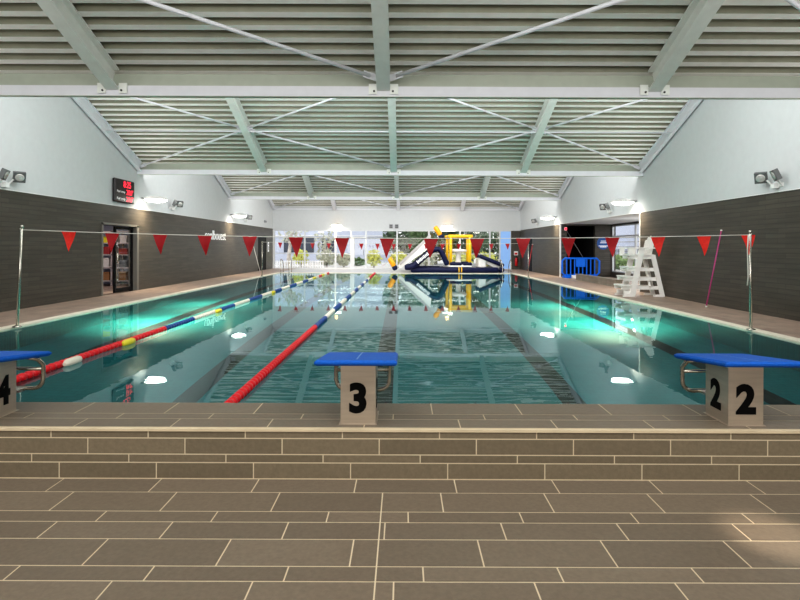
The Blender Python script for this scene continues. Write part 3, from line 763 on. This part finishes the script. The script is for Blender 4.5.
mb = MB(); mb.box(.012,.014,-.09,.09,.12,.22); mb.box(.012,.014,-.09,.09,-.2,.05); local(mb,'print',M['grey'],t)

# ------------------------------------------------------------------ ladders
def ladder(x, lab):
    t = thing('pool_ladder', lab, 'pool ladder', (x, PF, .026), 'stainless pool ladders at the far corners')
    for k in (-.22, .22):
        pts = [(k,.55,.0),(k,.55,.35)] + [(k*(1+.25*math.sin(a)), .275+.275*math.cos(a), .42+.30*math.sin(a)) for a in [PI*i/8 for i in range(1,8)]] + [(k,-.06,.35),(k,-.08,-1.0)]
        mb = MB(); mb.tube(pts, .022, 8); mb.lathe((k,.55,.005),(0,0,1),[(0,.05),(.02,.05)],10); local(mb,'handrail',M['stainless'],t)
    for z in (-.3,-.6,-.9):
        mb = MB(); mb.box(-.22,.22,-.12,-.03,z,z+.03); local(mb,'step',M['stainless'],t)
    return t
ladder(-6.3, 'shiny pool ladder with hooped rails at the far left corner')
ladder(5.55, 'shiny pool ladder with hooped rails at the far right corner')

# ------------------------------------------------------------------ inflatable
IY = 30.0; K = IY/FPX
def I(u, v, y=IY): return ((u-VX)*y/FPX, y, CZ-(v-(u-VX)*.0037-VY)*y/FPX)
t = thing('inflatable_course', 'large navy, white and yellow inflatable play course on the far deck', 'inflatable', (2.5, IY, .02))
R = .15
def sm(pts, n=6):
    out = []
    P = [Vector(p) for p in pts]; P = [2*P[0]-P[1]] + P + [2*P[-1]-P[-2]]
    for i in range(1, len(P)-2):
        for k in range(n):
            q = k/n; a,b,c_,d = P[i-1],P[i],P[i+1],P[i+2]
            out.append(.5*((2*b)+(c_-a)*q+(2*a-5*b+4*c_-d)*q*q+(3*b-a-3*c_+d)*q**3))
    out.append(P[-2]); return out
def ball_tube(pts, r, name, mt, seg=12):
    mb = MB(); pts = [Vector(p) for p in pts]
    d0 = (pts[0]-pts[1]).normalized(); d1 = (pts[-1]-pts[-2]).normalized()
    P = [pts[0]+d0*r*.5, pts[0]+d0*r*.3] + pts + [pts[-1]+d1*r*.3, pts[-1]+d1*r*.5]
    mb.tube(P, [r*.4, r*.8]+[r]*len(pts)+[r*.8, r*.4], seg)
    return mb.build(name, M[mt], t)
# navy base ring
for yy in (IY-.6, IY+1.6):
    a, b = I(412,267.8,yy), I(503,268,yy)
    ball_tube([(a[0],yy,.18),(b[0]-.3,yy,.18)], R, 'base_tube', 'navy')
for u in (414, 443, 500):
    X = I(u,268)[0]; ball_tube([(X,IY-.6,.18),(X,IY+1.6,.18)], R*.98, 'base_tube', 'navy')
mb = MB(); X0, X1 = I(443,268)[0], I(498,268)[0]; mb.bevel_box(X0,X1,IY-.55,IY+1.55,.12,.3,.05); mb.build('base_mat', M['vgrey'], t)
mb = MB(); X0 = I(448,0)[0]; X1 = I(471,0)[0]; mb.bevel_box(X0-.1,X1,IY-.62,IY+1.2,.3,.42,.05); mb.build('landing_mat', M['vwhite'], t)
for yy in (IY-.5, IY+.9):
    for u0,u1 in ((450,460),(463,470)):
        a = I(u0,262)[0]; b = I(u1,262)[0]; ball_tube([(a,yy,.5),(b,yy,.5)], .1, 'ring_tube', 'navy')
# gold straps
X = I(459,0)[0]
for dx in (-.07,.07):
    mb = MB(); mb.tube([(X+dx-.03,IY-.6,.18),(X+dx+.03,IY-.6,.18)], R+.012, 12); mb.build('strap', M['gold'], t)
# navy arch legs with white marks
A = sm([I(406,267.5,IY-.7), I(411.5,267,IY-.7), I(418,262.5,IY-.7), I(431,251.5,IY-.7), I(436,249.3,IY-.7)])
ball_tube(A, R, 'slide_side_tube', 'navy')
ball_tube(sm([I(436,249.3,IY-.7), I(440.5,250.5,IY-.7), I(447,264,IY-.7)]), R*.95, 'arch_leg', 'navy')
A2 = [Vector((p[0],p[1]+1.5,p[2])) for p in A]
ball_tube(A2, R, 'slide_side_tube', 'navy')
ball_tube(sm([I(436,249.3,IY+.9), I(440.5,250.5,IY+.9), I(447,264,IY+.9)]), R*.95, 'arch_leg', 'navy')
mb = MB(); p, q = Vector(I(417,262.6,IY-.865)), Vector(I(429.5,252.4,IY-.865)); d = (q-p)
for i in range(11):
    c = p + d*(i+.5)/11; u_ = d.normalized(); w_ = Vector((0,-1,0)).cross(u_).normalized()
    hh = .07*(1 if i % 3 else 1.35); ww = d.length/11*.33
    mb.quad(c-u_*ww-w_*hh, c+u_*ww-w_*hh, c+u_*ww+w_*hh, c-u_*ww+w_*hh)
mb.build('side_print', M['signwhite'], t)
mb = MB()                                                     # slide bed of the navy slide
for a, b in zip(A[4:], A[5:]):
    mb.quad((a[0],a[1]+.1,a[2]),(b[0],b[1]+.1,b[2]),(b[0],b[1]+1.4,b[2]),(a[0],a[1]+1.4,a[2]))
mb.build('slide_bed', M['vwhite'], t)
# tall white slide slab behind
mb = MB(); yb0, yb1 = IY+.9, IY+2.0
pa, pb, pc, pd = I(398,265.5,IY+.9), I(430,237,IY+.9), I(431,246.5,IY+.9), I(400,268.2,IY+.9)
f3 = lambda a,b,d: (a, d, b)
mb.prism([(pa[0],pa[2]),(pb[0],pb[2]),(pc[0],pc[2]),(pd[0],pd[2])], f3, IY+.3, IY+1.8); mb.build('tall_slide', M['vwhite'], t)
mb = MB(); p, q = Vector(pa), Vector(pb); p.y = q.y = IY+.32; mb.bar(p+Vector((.1,0,.09)), q+Vector((0,0,.09)), .2, .14); mb.build('slide_rim', M['vgrey'], t)
def bolster(u0,v0,u1,v1,yy):
    a, b = Vector(I(u0,v0,yy)), Vector(I(u1,v1,yy)); d = (a-b).normalized(); r = .14
    mb = MB(); L = (a-b).length; mb.lathe(b, d, [(0,r*.9),(.03,r),(L-.1,r),(L-.03,r*.85),(L,r*.5)], 14); o = mb.build('bolster', M['orange'], t)
    mb = MB(); mb.lathe(b-d*.24, d, [(0,r*.5),(.04,r*.9),(.12,r*1.08),(.24,r*1.04)], 14); mb.build('bolster_end', M['navy'], o)
bolster(389.3,258,394,266.2,IY-.2)
bolster(434.8,226.5,440.3,235,IY+.6)
# yellow frame
zt = I(451,236.3)[2]; r = .085
Xa, Xb = I(451,0)[0], I(470,0)[0]
for yy, Xa, Xb in ((IY-.2, UX(450.7,IY-.2), UX(469.9,IY-.2)), (IY+1.5, UX(447.2,IY+1.5), UX(467.5,IY+1.5))):
    for X in (Xa, Xb):
        ball_tube([(X,yy,.42),(X,yy,zt)], r, 'frame_post', 'gold')
    ball_tube([(Xa-.1,yy,zt),(Xb+.12,yy,zt)], r*1.05, 'frame_top_tube', 'gold')
for u_, w_ in ((450.7,447.2),(469.9,467.5)): ball_tube([(UX(u_,IY-.2),IY-.2,zt),(UX(w_,IY+1.5),IY+1.5,zt)], r, 'frame_top_tube', 'gold')
# white mushroom obstacle
Xm = I(458.8,0)[0]
mb = MB(); mb.lathe((Xm,IY+.35,.36),(0,0,1),[(0,.22),(.1,.17),(.45,.13),(.75,.13),(.8,.13)],16); mb.build('obstacle_pillar', M['vwhite'], t)
mb = MB(); mb.lathe((Xm,IY+.35,1.12),(0,0,1),[(0,.3),(.03,.45),(.1,.5),(.17,.45),(.2,.3)],20); mb.build('obstacle_disc', M['vwhite'], t)
# right hand ramp with white box
a, b = I(480,256,IY-.3), I(503,265.5,IY-.3)
mb = MB(); mb.bevel_box(I(478,0)[0], I(485.5,0)[0], IY-.3, IY+1.0, .3, I(0,256.5)[2]-.2+.2, .06); mb.build('ramp_block', M['vwhite'], t)
mb = MB(); mb.prism([(a[0]+.1,a[2]-.1),(b[0],b[2]-.1),(b[0]-.3,b[2]-.22),(a[0]+.1,a[2]-.26)], f3, IY-.15, IY+.9); mb.build('ramp_bed', M['vwhite'], t)
ball_tube([a, b], .11, 'ramp_tube', 'navy'); ball_tube([(a[0],IY+1.0,a[2]),(b[0],IY+1.0,b[2])], .11, 'ramp_tube', 'navy')

# ------------------------------------------------------------------ storeroom shelves
def rack(x0, x1, y0, y1, lab):
    t = thing('shelf_rack', lab, 'shelf rack', ((x0+x1)/2, y0, .02), 'pale metal racks in the storeroom')
    for x in (x0, x1-.05):
        for yy in (y0, y1-.05):
            mb = MB(); mb.box(x, x+.05, yy, yy+.05, .02, 1.95); mb.build('post', M['shelfmetal'], t)
    for z in (.2,.65,1.1,1.5,1.9):
        mb = MB(); mb.box(x0, x1, y0, y1, z-.02, z+.02); mb.build('shelf', M['shelfmetal'], t)
rack(-10.95, -10.02, 18.6, 19.1, 'pale metal rack on the open side of the storeroom doorway')
rack(-9.92, -9.0, 18.6, 19.1, 'pale metal rack seen through the glass storeroom door leaf')
cols = {'red':M['polered'],'yellow':M['yellow'],'brown':M['card'],'blue':M['blue'],'dark':M['housingdark'],'white':M['plastic']}
def store_box(x, z, w, h, col, lab):
    t = thing('storage_box', lab, 'box', (x, 18.82, z), 'boxes on the storeroom racks')
    mb = MB(); mb.bevel_box(-w*.4,w*.4,-.16,.16,0,h*.8,.01); local(mb,'body',cols[col],t)
    mb = MB(); mb.bevel_box(-w*.4-.01,w*.4+.01,-.17,.17,h*.8,h,.01); local(mb,'lid',cols[col],t)
side = ('rack in the open doorway','rack behind the glass leaf')
sh = {.22:'bottom',.67:'second',1.12:'third',1.52:'fourth'}
for (x, z, w, h, col, ri, place) in ((-10.7,.22,.3,.3,'dark',0,'left'),(-10.3,.22,.35,.28,'brown',0,'right'),(-10.72,.67,.28,.26,'red',0,'left'),(-10.3,.67,.34,.32,'white',0,'right'),
        (-10.65,1.12,.36,.22,'brown',0,'left'),(-10.25,1.12,.26,.26,'red',0,'right'),(-10.65,1.52,.38,.24,'yellow',0,'left'),(-10.25,1.52,.3,.2,'yellow',0,'right'),
        (-9.7,.22,.3,.3,'brown',1,'left'),(-9.25,.22,.32,.26,'dark',1,'right'),(-9.7,.67,.3,.24,'dark',1,'left'),(-9.25,.67,.34,.28,'brown',1,'right'),
        (-9.68,1.12,.36,.2,'red',1,'left'),(-9.25,1.12,.28,.22,'white',1,'right'),(-9.68,1.52,.3,.26,'white',1,'left'),(-9.25,1.52,.3,.2,'dark',1,'right')):
    store_box(x, z, w, h, col, '%s box at the %s of the %s shelf, %s' % (col, place, sh[z], side[ri]))

# ------------------------------------------------------------------ outside
mb = MB(); mb.box(-40, 40, YE+.2, 90, -.3, 0); struct(mb.build('ground', M['paving']))
mb = MB(); mb.box(RX+.2, 60, -5, YE+.2, -.3, 0); struct(mb.build('ground', M['paving']))
def foliage(mb, c, r, n, size):
    for _ in range(n):
        while True:
            p = Vector((random.uniform(-1,1),random.uniform(-1,1),random.uniform(-1,1)))
            if p.length <= 1 and p.length > .3: break
        q = Vector((c[0]+p.x*r[0], c[1]+p.y*r[1], c[2]+p.z*r[2]))
        a = Vector((random.gauss(0,1),random.gauss(0,1),random.gauss(0,1))).normalized(); b = a.orthogonal().normalized(); s = size*random.uniform(.6,1.3)
        mb.quad(q-a*s, q-b*s*.5, q+a*s, q+b*s*.5)
def bush(u, Y, z0, wpx, hgt, mt, lab, n=260, size=.14):
    X = UX(u, Y); r = wpx/2*Y/FPX
    t = thing('bush', lab, 'bush', (X,Y,0), 'bushes outside the end windows')
    mb = MB(); foliage(mb, (0,0,z0+hgt/2), (r,r*.8,hgt/2), n, size); local(mb,'foliage',M[mt],t)
    mb = MB(); mb.tube([(0,0,0),(0,0,z0+hgt*.5)], .05, 6); local(mb,'stem',M['barkdark'],t)
def tree(u, Y, htrunk, rcrown, hc, mt, bk, lab, n=900, size=.22, rt=.14, lean=0):
    X = UX(u, Y); t = thing('tree', lab, 'tree', (X,Y,0), 'trees outside the end windows')
    mb = MB(); foliage(mb, (lean,0,htrunk+hc*.35), (rcrown,rcrown*.8,hc/2), n, size); local(mb,'crown',M[mt],t)
    mb = MB(); mb.tube([(0,0,0),(lean*.3,.05,htrunk*.5),(lean,0,htrunk+hc*.3)], [rt,rt*.85,rt*.4], 8)
    for k in range(4):
        a = k*1.7; mb.tube([(lean*.6,0,htrunk*.8),(lean+math.cos(a)*rcrown*.5,math.sin(a)*rcrown*.4,htrunk+hc*.35)], [rt*.4,rt*.12], 6)
    local(mb,'trunk',M[bk],t)
tree(288, 38, 1.9, 1.1, 1.8, 'leafpale', 'bark', 'pale-barked slender tree outside the leftmost end windows', 120, .16, .16, .25)
bush(301, 37.5, .2, 17, 1.0, 'leafyellow', 'bright yellow-green rounded bush behind the low white fence')
bush(327, 38.5, .1, 22, 1.1, 'leafpale', 'pale greyish bush beyond the second mullion of the end windows')
bush(344, 37.6, .1, 15, .9, 'leafpale', 'pale bush outside just left of the glass door')
bush(374, 37.2, .1, 17, 1.15, 'leafyellow', 'light green bush outside just right of the glass door')
bush(358, 40, .0, 14, .6, 'leaf', 'low green bush seen through the glass door')
bush(399, 37.6, .1, 18, 1.0, 'leafyellow', 'yellowish bush behind the foot of the tall white slide')
bush(426, 38.2, .1, 26, 1.1, 'leafpale', 'pale shrub behind the middle of the white slide')
bush(461, 38.0, .1, 30, 1.2, 'leafyellow', 'yellow-leaved bush framed by the yellow inflatable posts')
bush(487, 38.4, .1, 22, 1.0, 'leafyellow', 'yellowish bush behind the inflatable ramp')
tree(404, 43, 1.0, 1.7, 4.2, 'leafdark', 'barkdark', 'dark green tree just right of the pale building', 1400, .2)
tree(436, 45, 1.0, 2.2, 4.6, 'leafdark', 'barkdark', 'dark bushy tree behind the top orange bolster', 1700, .22)
tree(466, 44, .9, 1.9, 4.6, 'leafdark', 'barkdark', 'dark tree behind the yellow frame', 1500, .22)
tree(492, 46, .9, 2.1, 4.8, 'leafdark', 'barkdark', 'dark tree beside the pale blue panel', 1600, .22)
tree(418, 40.5, .6, .8, 3.0, 'leaf', 'barkdark', 'mid green conical tree in front of the dark trees', 700, .15)
tree(325, 41, 1.0, .8, 2.6, 'leafpale', 'bark', 'thin pale tree left of the fifth far pennant', 160, .15)
# pale building, low white fence
t = thing('pale_building', 'pale blue-white building with dark windows beyond the garden', 'building', (UX(320,50),50,0))
mb = MB(); mb.box(UX(240,50),UX(393,50),50,54,0,9); mb.build('wall',M['render'],t)
for (u0,u1,z0,z1) in ((284,296,.9,2.25),(298,314,.9,2.25),(322,334,1.0,2.1)):
    mb = MB(); mb.box(UX(u0,50),UX(u1,50),49.93,50.01,z0,z1); mb.build('window',M['bwin'],t)
mb = MB(); mb.box(UX(240,50),UX(393,50),49.85,50.01,2.4,2.5); mb.build('ledge',M['fence'],t)
t = thing('picket_fence', 'low white fence outside the left end windows', 'fence', (UX(295,36),36,0))
for z in (.12,.42):
    mb = MB(); mb.box(UX(264,36),UX(323,36),35.98,36.0,z,z+.05); mb.build('rail',M['fence'],t)
for i in range(24):
    x = UX(264,36)+i*.17; mb = MB(); mb.box(x,x+.07,35.95,35.98,.0,.5); mb.build('picket',M['fence'],t)
# view through the recess window
t = thing('hedge', 'green hedge outside the side window beyond the blue sign', 'hedge', (14.6,33,0))
mb = MB(); foliage(mb,(0,0,.55),(1.1,6,.5),2200,.15); local(mb,'foliage',M['hedgeleaf'],t); mb = MB(); mb.box(-.5,.5,-4.5,4.5,0,.6); local(mb,'core',M['leafdark'],t)
t = thing('railing_fence', 'dark spiked fence behind the hedge outside the side window', 'fence', (16.5,34,0))
for z in (.75,1.15):
    mb = MB(); mb.box(16.48,16.52,27,43,z,z+.05); mb.build('rail',M['housingdark'],t)
for i in range(46):
    mb = MB(); mb.box(16.48,16.52,27+i*.34,27.06+i*.34,.0,1.35); mb.build('picket',M['housingdark'],t)
t = thing('pale_shed', 'pale grey-blue shed with horizontal bands outside the side window', 'building', (20,38,0))
mb = MB(); mb.box(19,24,26,52,0,4.2); mb.build('wall',M['render'],t)
mb = MB()
for z in (1.5,1.9,2.3): mb.box(18.95,19,26,52,z,z+.08)
mb.build('band',M['grey'],t)

# ------------------------------------------------------------------ lights, world
def area(name, loc, rot, sx, sy, e, col=(1,1,1), spread=PI):
    l = bpy.data.lights.new(name,'AREA'); l.shape = 'RECTANGLE'; l.size = sx; l.size_y = sy; l.energy = e; l.color = col; l.spread = spread
    o = bpy.data.objects.new(name, l); C.objects.link(o); o.location = loc; o.rotation_euler = rot; return o
def aim(o, d): o.rotation_euler = Vector(d).to_track_quat('-Z','Y').to_euler()
for yv, e in zip([-.6]+VAL[:3], (200, 385, 385, 400)):
    o = area('skylight_light', ((XL+XR)/2, yv+1.5, ZD+1.15), (0,0,0), 13.4, 3.0, e, (1,.985,.98))
    aim(o, (0,.72,-.70))
o = area('lobby_light', (.0, 1.0, 3.7), (0,0,0), 8, 2.0, 70, (1,.86,.68)); aim(o, (0,.25,-1))
o = area('rear_fill_light', (-.4, -2.9, 1.7), (0,0,0), 14, 2.6, 150, (1,.94,.86)); aim(o, (0,1,.12))  # added fill at the blank back wall, no window there; lifts ceiling and fronts
sp = bpy.data.lights.new('floor_patch_spot','SPOT'); sp.energy = 600; sp.spot_size = .16; sp.spot_blend = 1; sp.color = (1,.86,.7); sp.shadow_soft_size = .05  # added spot that only makes the warm patch on the floor
so = bpy.data.objects.new('floor_patch_spot', sp); C.objects.link(so); so.location = (2.2,1.6,3.4); aim(so, (1.88-2.2,2.72-1.6,-3.45))
for (x, s) in ((PL+1.0, 1), (PR-1.2, -1)):
    for yy, e in ((12.0, 170), (15.0, 110)):
        o = area('underwater_fill', (x, yy, -.22), (0,0,0), .5, .5, e*.75, (.95,1,.64), math.radians(105)); aim(o, (s*.1,.05,-1))  # added unseen lights that brighten patches of the pool floor, no fixtures
for (x, s) in ((XL+.25, 1), (XR-.25, -1)):
    o = area('wall_fill_strip', (x, 16, 2.98), (0,0,0), .12, 32, 110, (1,.98,.95), math.radians(150)); o.rotation_euler = (0, -s*math.radians(125), 0)  # added unseen fill strips along the walls to brighten the roof
for yv, e in zip([-.6]+VAL[:3], (170, 150, 150, 150)):
    o = area('beam_fill_strip', ((XL+XR)/2, yv+.16, 3.72 if yv > 0 else 3.86), (0,0,0), 15.4, .12, e, (1,.985,.96)); aim(o, (0,.85,.53))  # added fill hidden behind the beams to light the roof slopes evenly
l = bpy.data.lights.new('recess_fill_light','POINT'); l.energy = 30; l.shadow_soft_size = .3  # added fill without a fixture, lightens the recess soffit
lo = bpy.data.objects.new('recess_fill_light', l); C.objects.link(lo); lo.location = (8.9, 20.5, 1.5)
o = area('storeroom_light', (-10, 17, 2.55), (0,0,0), 1.5, 2, 25, (1,.86,.84)); aim(o, (0,0,-1))
W = bpy.data.worlds.new('world'); bpy.context.scene.world = W; W.use_nodes = True
bg = W.node_tree.nodes['Background']; bg.inputs[0].default_value = (.95,.97,1,1); bg.inputs[1].default_value = 1.6

cam = bpy.data.cameras.new('camera'); co = bpy.data.objects.new('camera', cam); C.objects.link(co)
cam.sensor_width = 36; cam.lens = 36*FPX/800; cam.clip_start = .05; cam.clip_end = 300
cam.shift_x = -3/800; cam.shift_y = -52.5/800
co.location = (0,0,CZ); co.rotation_euler = (PI/2, math.radians(-.21), 0)
bpy.context.scene.camera = co
sc = bpy.context.scene
sc.view_settings.view_transform = 'Standard'; sc.view_settings.look = 'Medium High Contrast'; sc.view_settings.exposure = 0
try:
    sc.cycles.max_bounces = 10; sc.cycles.caustics_refractive = True; sc.cycles.caustics_reflective = True
    sc.cycles.sample_clamp_indirect = 8
except Exception: pass
